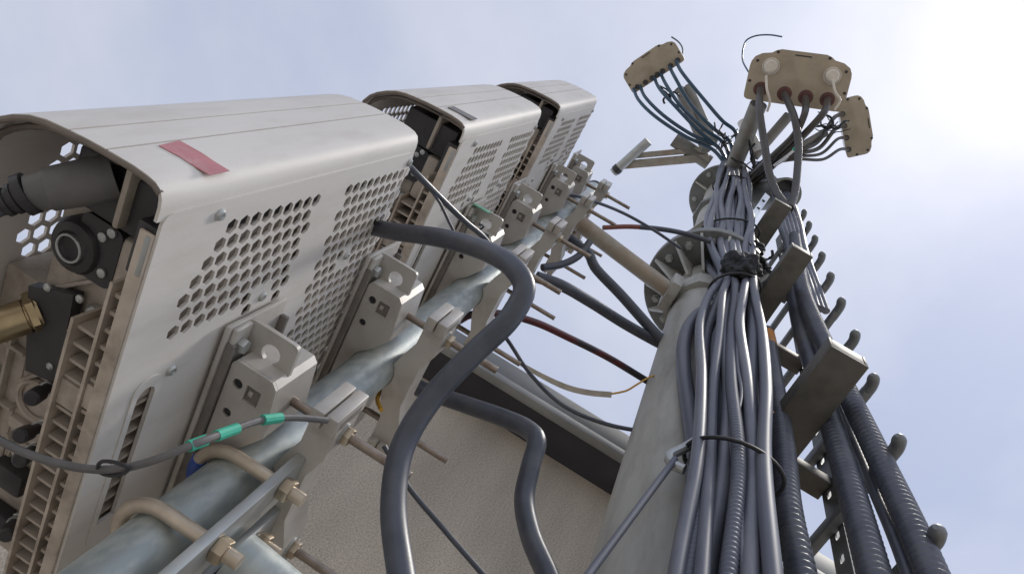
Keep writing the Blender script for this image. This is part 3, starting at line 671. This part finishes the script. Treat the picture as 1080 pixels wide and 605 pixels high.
cable('thin_wire', Pz([(575, 212, 2.05), (600, 206, 2.1), (628, 213, 2.2), (660, 226, 2.3), (690, 243, 2.35), (718, 262, 2.4)]), .0050, 'rubber', 'thin black wire crossing over the orange-ended cable', 'wire')
cable('black_cable', Pz([(572, 282, 1.85), (592, 279, 1.9), (610, 270, 1.95), (622, 255, 2.0)]), .010, 'rubber', 'short black cable sagging under the rusty arm', 'cable')
cable('thin_wire', Pz([(505, 320, 1.6), (535, 358, 1.5), (560, 395, 1.45), (595, 428, 1.4), (640, 447, 1.4), (690, 456, 1.42), (725, 459, 1.42)]), .0045, 'rubber', 'thin black wire sagging from the pipe across the coping to the mast', 'wire')
cable('thin_wire', Pz([(405, 470, .82), (430, 512, .80), (470, 560, .76), (515, 612, .72), (580, 690, .66)])+[V(.16, -.84, .2), V(.16, -.86, GZ+.02)], .0036, 'rubber', 'thin black wire slanting down over the stucco to bottom edge', 'wire')
cable('stay_wire', [onr(x, y, .60) for x, y in ((712, 484), (690, 513), (660, 553), (622, 604), (560, 690))], .0055, 'feeder', 'straight grey rod slanting from the bundle down to bottom edge', 'rod')
tag(MB().tube(smooth_path([onr(x, y, .605) for x, y in ((738, 462), (722, 472), (706, 481), (709, 489), (722, 495))], .006), .0085, 10).build('hook', 'galv'), 'short bent galvanized hook at left edge of the bundle', 'hook')
# ground wire with green tape
gw = thing('ground_wire', 'thin grey wire with green tape bands in front of nearest radio unit', 'wire', tuple(onz(110, 494, .46)))
GP = [onz(-40, 436, .42), onz(0, 464, .42), onz(40, 482, .42), onz(85, 493, .425), onz(125, 494, .43), onz(165, 484, .44), onz(205, 468, .46), onz(240, 455, .50), onz(275, 443, .545), onz(310, 440, .585), onz(345, 443, .62)]
MB().tube(smooth_path(GP, .006), .0036, 10).build('core', 'grey_boot', gw)
MB().tube(smooth_path([onz(205, 468, .52), onz(222, 461, .54), onz(240, 455, .56), onz(275, 443, .60), onz(312, 441, .66)], .006), .0028, 8).build('yellow_core', 'yellow', gw) if False else None
for a_, b_ in (((199, 470.5, .4565), (217, 463.8, .474)), ((228, 459.4, .4860), (250, 451.5, .513)), ((277, 442.6, .547), (296, 440.2, .570))):
    MB().tube([onz(*a_), (onz(*a_)+onz(*b_))/2, onz(*b_)], .0052, 10).build('green_tape', 'green', gw)
tag(MB().tube(smooth_path([onz(104, 489, .424), onz(108, 486, .424), onz(120, 487, .425), onz(130, 490, .425), onz(136, 493, .427), onz(130, 499, .427), onz(116, 501, .427), onz(104, 497, .427), onz(104, 489, .424)], .004), .0017, 8).build('cable_tie', 'tie'), 'small black tie looped on the wire in front of nearest unit', 'cable tie')
# wires about the middle unit
cable('thin_wire', Pz([(432, 176, .975), (440, 184, .985), (462, 206, 1.03), (490, 233, 1.11), (508, 248, 1.17), (520, 262, 1.22), (528, 270, 1.25)]), .0050, 'rubber', 'thin black wire slanting down over the middle unit to its clamp', 'wire')
cable('thin_wire', Pz([(452, 197, 1.01), (464, 214, 1.03), (474, 235, 1.05), (483, 252, 1.07)]), .0024, 'rubber', 'finest black wire hanging beside the middle unit', 'wire')
random.seed(5)
cable('twisted_wire', Pz([(505+4*math.sin(k*1.9)+1.6*k, 236+3.1*k, 1.19) for k in range(12)]), .0022, 'rubber', 'small twist of black wire ends at clamp of the middle unit', 'wire')
tag(MB().box((-.018, -.0012, -.016), (.018, .0012, .016), .0006, Matrix.Rotation(.2, 3, 'X'), V(-.298, -.4475, 1.362)).build('tag_sticker', 'sticker_green'), 'small green tag on lower clamp of the middle unit', 'tag')
cable('thin_wire', Pz([(402, 432, .92), (398, 420, .95), (404, 408, .98), (412, 400, 1.0)]), .0035, 'yellow', 'short yellow wire showing behind the jaw of a clamp', 'wire')
cable('thin_wire', Pz([(500, 330, 1.5), (480, 342, 1.45), (462, 352, 1.42)]), .006, 'orange_cable', 'short brown wire end beneath the pipe', 'wire')
# pale ribbon that flutters by the coping
def ribbon(pts, w, m, name, label):
    P = smooth_path(pts, .01); vs = []; fs = []
    for i, p in enumerate(P):
        d = (P[min(i+1, len(P)-1)]-P[max(0, i-1)]).normalized(); u = d.cross(V(.05, -.45, .85)).normalized()
        q = u*(w/2)*min(1, .35+i/len(P)); nn = d.cross(u)*.0006
        vs += [p-q-nn, p+q-nn, p+q+nn, p-q+nn]
    for i in range(len(P)-1):
        a = 4*i
        for j in range(4): fs.append((a+j, a+(j+1) % 4, a+4+(j+1) % 4, a+4+j))
    fs += [(3, 2, 1, 0), (len(vs)-4, len(vs)-3, len(vs)-2, len(vs)-1)]
    return tag(MB().add(vs, fs).build(name, m), label, 'ribbon')
ribbon(Pz([(508, 358, 1.5), (540, 378, 1.5), (575, 398, 1.5), (600, 409, 1.5), (622, 414, 1.5), (645, 416, 1.5)]), .013, 'ribbon', 'ribbon', 'pale plastic ribbon fluttering above the coping')
cable('thin_wire', Pz([(645, 415, 1.5), (660, 412, 1.52), (672, 405, 1.55), (684, 398, 1.6), (705, 392, 1.75)]), .0022, 'yellow', 'fine yellow string from the pale ribbon to the mast', 'string')

# ================================================================ TOP OF THE MAST
def arm(name, p0, p1, r, label, m='arm_grey'):
    return tag(MB().cyl(p0, p1, r, seg=22).build(name, m), label, 'arm')
ct = V(MX, MY, 0)
# double bar at left
db = thing('outrigger', 'pair of parallel square bars reaching left from mast top', 'arm', (MX, MY, 5.05))
MB().bar(onz(657, 174, 4.88), onz(748, 166, 4.88), .05, .05, .004).build('bar', 'arm_paint', db)
MB().bar(onz(667, 164.5, 4.88), onz(748, 157, 4.88), .035, .035, .004).build('bar', 'arm_paint', db)
k = MB(); k.lathe(onz(647, 182, 4.83), onz(677, 155, 4.83)-onz(647, 182, 4.83), [(0, .020), (0, .03), (.30, .03), (.30, .02)], 20); kk = k.build('cross_tube', 'galv', db)
MB().lathe(onz(647, 182, 4.83), onz(677, 155, 4.83)-onz(647, 182, 4.83), [(0, .022), (.02, .034), (.05, .034)], 16).build('cap', 'black_plastic', kk)
arm('stub_arm', onz(711, 147, 4.9), onz(748, 172, 4.9), .046, 'short thick tube with a rounded end at left of mast top')
arm('arm', onz(745, 158, 4.8), onz(717, 95, 5.15), .033, 'left of two thin arms leading to the left antenna')
arm('arm', onz(752, 150, 4.8), onz(726, 92, 5.15), .030, 'right of two thin arms leading to the left antenna')
arm('arm', onz(768, 190, 4.4), onz(800, 110, 4.2), .045, 'slanting tube from the mast to the widest antenna')
arm('arm', onz(795, 165, 4.3), onz(832, 122, 4.4), .028, 'thin tube under the widest antenna')
arm('arm', onz(785, 190, 4.4), onz(870, 140, 4.8), .025, 'thin tube reaching right to the smallest antenna')
tb = thing('open_tube', 'short wide open tube end below the widest antenna', 'tube', tuple(onz(832, 205, 4.2)))
oa = onz(829, 204, 3.9); od = (oa.normalized()*.85+V(-.35, -.28, .2)).normalized()
MB().lathe(oa, od, [(.25, .068), (0, .068), (0, .080), (.28, .080)], 28).build('tube', 'mast_steel', tb)
MB().lathe(oa+od*.05, od, [(0, .067), (.004, .067)], 24).build('shade_disc', 'black_plastic', tb)  # black disc stands in for the shade within the tube
hc = thing('slotted_strut', 'bright slotted steel strut between bundle and highest channel', 'strut', tuple(onz(790, 238, 3.2)))
MB().bar(onz(787, 238, 3.2), onz(809, 206, 3.4), .028, .012, .002).build('strut', 'chrome', hc)
for q in (.25, .55, .8):
    p = onz(787, 238, 3.2).lerp(onz(809, 206, 3.4), q); MB().box((-.007, -.007, -.009), (.007, .007, .009), .001, None, p).build('slot', 'black_plastic', hc)
arm('gusset_plate', onz(783, 128, 4.4), onz(800, 160, 4.3), .03, 'pale plate under the widest antenna', 'radome')
# upright poles that carry the antennas
# antennas
def antenna(label, pts, z, L, ports, group, conn=True):
    C = sum(pts, V(0, 0, 0))/4
    t = thing('panel_antenna', label, 'antenna', tuple(C), group)
    a = (pts[1]-pts[0]+pts[2]-pts[3])/2; b = (pts[3]-pts[0]+pts[2]-pts[1])/2
    w, dp = a.length, b.length; u = a.normalized(); v = (b-u*b.dot(u)).normalized()
    ax = C.normalized(); ax = (ax*.75+V(0, 0, 1)*.25).normalized()
    O = C
    def xy(s, q): return (s*w/2, q*dp/2)
    shape = [(-1, -.80), (-.985, -.92), (-.93, -.985), (-.84, -1), (.84, -1), (.93, -.985), (.985, -.92), (1, -.80), (1, .25), (.985, .42), (.93, .60), (.80, .74), (.62, .80), (.54, .90), (.44, .96), (-.44, .96), (-.54, .90), (-.62, .80), (-.80, .74), (-.93, .60), (-.985, .42), (-1, .25)]
    N = u.cross(v); sg = 1 if N.dot(ax) > 0 else -1
    def sweep(z0, z1, sc0, sc1, name, m, parent):
        mb = MB(); vs = []
        for zz, sc in ((z0, sc0), (z1, sc1)):
            for s, q in shape: vs.append(O+u*(s*w/2*sc)+v*(q*dp/2*sc)+ax*zz)
        n = len(shape); fs = [tuple(range(n)), tuple(range(2*n-1, n-1, -1))]+[(i, i+n, (i+1) % n+n, (i+1) % n) for i in range(n)]
        return mb.add(vs, fs).build(name, m, parent)
    cap = sweep(0, .05, .985, 1.0, 'end_cap', 'ant_cap', t)
    sweep(.0505, L, .985, .97, 'radome', 'radome', t)
    P = []
    for s, q, kind in ports:
        p = O+u*(s*w/2)+v*(q*dp/2)
        if kind == 'w':
            c = MB().lathe(p+ax*.002, -ax, [(0, .041), (.006, .043), (.012, .041), (.012, .034), (.05, .031), (.055, .024)], 20).build('white_port', 'white_cap', cap)
            MB().torus(p-ax*.014, ax, .033, .003, 18, 6).build('ring', 'chrome', c)
        elif kind == 'r': 
            c = MB().lathe(p+ax*.002, -ax, [(0, .036), (.004, .036), (.006, .032), (.006, .02), (.02, .018), (.03, .014)], 20).build('port', 'port', cap)
        else:
            c = MB().lathe(p+ax*.002, -ax, [(0, .016), (.02, .016), (.022, .012), (.035, .011)], 12).build('port', 'print', cap)
        P.append(p-ax*.03)
    MB().bar(O+u*(-.08*w)+v*(dp*.40)-ax*.0008, O+u*(.08*w)+v*(dp*.40)-ax*.0008, .006, .0012, 0, ax).build('printed_mark', 'print', cap)
    for s_, q in ((-.93, -.3), (.93, -.3), (-.5, .84), (.5, .84), (-.86, .45), (.86, .45)):
        p = O+u*(s_*w/2)+v*(q*dp/2); MB().lathe(p+ax*.001, -ax, [(0, .008), (.004, .007), (.0045, .004)], 8).build('screw', 'print', cap)
    
    return t, P
grp = 'panel antennas at mast top'
z = 4.1
main, MP = antenna('widest panel antenna, tan underside with two white ports', [onz(784, 108, z), onz(890, 116, z), onz(904, 64, z), onz(794, 43, z)], z, 1.1,
    [(-.58, .30, 'w'), (.62, .25, 'w'), (-.68, -.55, 'r'), (-.20, -.60, 'r'), (.22, -.62, 'r'), (.64, -.60, 'r')], grp)
z = 5.0
left, LP = antenna('left panel antenna with blue-black jumper cables hanging from its tan underside', [onz(667, 99, z), onz(724, 64, z), onz(707, 36, z), onz(653, 75, z)], z, 1.2,
    [(-.75, -.7, 's'), (-.45, -.75, 's'), (-.2, -.75, 's'), (.0, -.75, 's'), (.2, -.75, 's'), (.5, -.75, 's'), (.78, -.7, 's')], grp)
right, RP = antenna('right panel antenna, smallest, partly behind the widest one', [onz(893, 168, z), onz(884, 108, z), onz(913, 95, z), onz(925, 160, z)], z, 1.2,
    [(-.7, -.8, 's'), (-.3, -.8, 's'), (.1, -.8, 's'), (.5, -.8, 's')], grp)
# jumper cables
jt = onz(768, 158, 4.75)
for k, (px, py, qx, qy, ex, ey) in enumerate(((668, 94, 690, 122, 752, 158), (675, 91, 700, 122, 757, 155), (690, 82, 712, 112, 760, 158), (697, 78, 718, 112, 764, 152), (706, 70, 730, 112, 770, 150), (713, 64, 745, 108, 776, 140))):
    cable('jumper_cable', [onz(px, py, 5.0-.02)]+Pz([(px+6, py+12, 4.85), (qx, qy, 4.75), ((qx+ex)/2+2, (qy+ey)/2+4, 4.7), (ex, ey, 4.7), (768+k, 178, 4.6)]), .011, 'jumper_blue', 'blue-black jumper cable, %s from the left under the left antenna' % ORD[k], 'cable', 'jumper cables of left antenna', 10)
z = 4.0
cable('jumper_cable', [MP[2]]+Pz([(801, 115, 3.9), (806, 150, 3.75), (812, 185, 3.6), (820, 205, 3.5), (831, 219, 3.4)]), .018, 'jumper_brown', 'thick jumper from the leftmost port of the widest antenna, hanging in a loop', 'cable')
cable('jumper_cable', [MP[3]]+Pz([(838, 125, 3.9), (842, 150, 3.8), (841, 180, 3.65), (838, 205, 3.5), (833, 219, 3.4)]), .018, 'jumper_brown', 'thick jumper from the second port of the widest antenna, hanging in a loop', 'cable')
cable('jumper_cable', [MP[4]]+Pz([(848, 122, 3.9), (838, 142, 3.9), (815, 165, 3.95), (790, 190, 4.1), (783, 205, 4.1)]), .017, 'jumper_brown', 'thick jumper from the third port of the widest antenna, slanting left', 'cable')
cable('jumper_cable', [MP[5]]+Pz([(868, 120, 3.9), (850, 140, 3.9), (825, 165, 3.95), (800, 188, 4.1), (785, 198, 4.2)]), .017, 'jumper_brown', 'thick jumper from the rightmost port of the widest antenna, slanting left', 'cable')
for k in range(4):
    cable('jumper_cable', [RP[k]]+Pz([(885-k*2, 158-k*11, 4.8), (868-k*2, 168-k*6, 4.7), (840, 168-k*3, 4.6), (812, 172-k*2, 4.6)]), .009+.003*(k > 1), 'jumper_brown', 'thin dark jumper cable from the right antenna, %s from its lower end' % ORD[k], 'cable', 'jumper cables of right antenna', 10)
for (x0, y0, pts, lab) in ((808, 80, [(809, 95), (812, 108), (809, 118)], 'thin pale wire hanging from the left white port'), (878, 84, [(881, 97), (886, 106), (880, 116)], 'thin pale wire hanging from the right white port')):
    cable('pale_wire', Pz([(x0, y0, 4.0)]+[(a, b, 3.97) for a, b in pts]), .006, 'white_cap', lab, 'wire')
cable('thin_wire', Pz([(795, 84, 4.14), (787, 72, 4.2), (783, 62, 4.3), (784, 50, 4.35), (788, 42, 4.4), (797, 38, 4.4), (812, 37, 4.4), (825, 39, 4.4)]), .0042, 'jumper_blue', 'added thin line for the radome top edge over left corner of widest antenna', 'wire')  # no real wire: added line stands in for the radome top outline
cable('thin_wire', Pz([(708, 39, 5.2), (714, 43, 5.2), (719, 49, 5.15), (720, 56, 5.1), (716, 64, 5.05)]), .005, 'feeder', 'added thin line for the radome top edge over right corner of left antenna', 'wire')  # added line draws the far edge of the radome, not a wire
cable('bright_rod', Pz([(816, 175, 3.8), (828, 166, 3.8), (838, 158, 3.8)]), .006, 'chrome', 'thin bright rod with a green end below the widest antenna', 'rod')
tag(MB().tube(Pz([(837, 159, 3.8), (841, 155, 3.8), (844, 153, 3.8)]), .011, 10).build('green_tip', 'green'), 'green tip at the end of the thin bright rod', 'cap')
# tangles of tie ends below the antennas
def tangle(c, n, sp, z, name, label, seed):
    random.seed(seed); m = MB()
    for k in range(n):
        p = (c[0]+random.uniform(-sp, sp)*.5, c[1]+random.uniform(-sp, sp)*.5)
        pts = [(p[0], p[1], z)]
        a = random.uniform(0, 6.28)
        for j in range(4):
            a += random.uniform(-1, 1); pts.append((pts[-1][0]+sp*.35*math.cos(a), pts[-1][1]+sp*.35*math.sin(a), z+random.uniform(-.05, .05)))
        m.tube(smooth_path(Pz(pts), .02), random.choice((.003, .005, .007)), 6)
    o = m.build(name, 'tie'); return tag(o, label, 'wires', kind='stuff')
tangle((706, 100), 9, 11, 4.9, 'wire_tangle', 'tangle of dark tie ends under the left antenna', 1)
tangle((872, 135), 10, 14, 4.6, 'wire_tangle', 'tangle of dark tie ends between the two right antennas', 2)
tangle((768, 145), 10, 12, 4.6, 'wire_tangle', 'tangle of tie ends at top of the cable bundle', 4)
tangle((790, 182), 16, 20, 4.2, 'wire_tangle', 'tangle of tie ends beside the bundle below the widest antenna', 6)
tangle((800, 270), 10, 14, 2.5, 'wire_tangle', 'tangle of tie ends beside the black tape knot', 8)
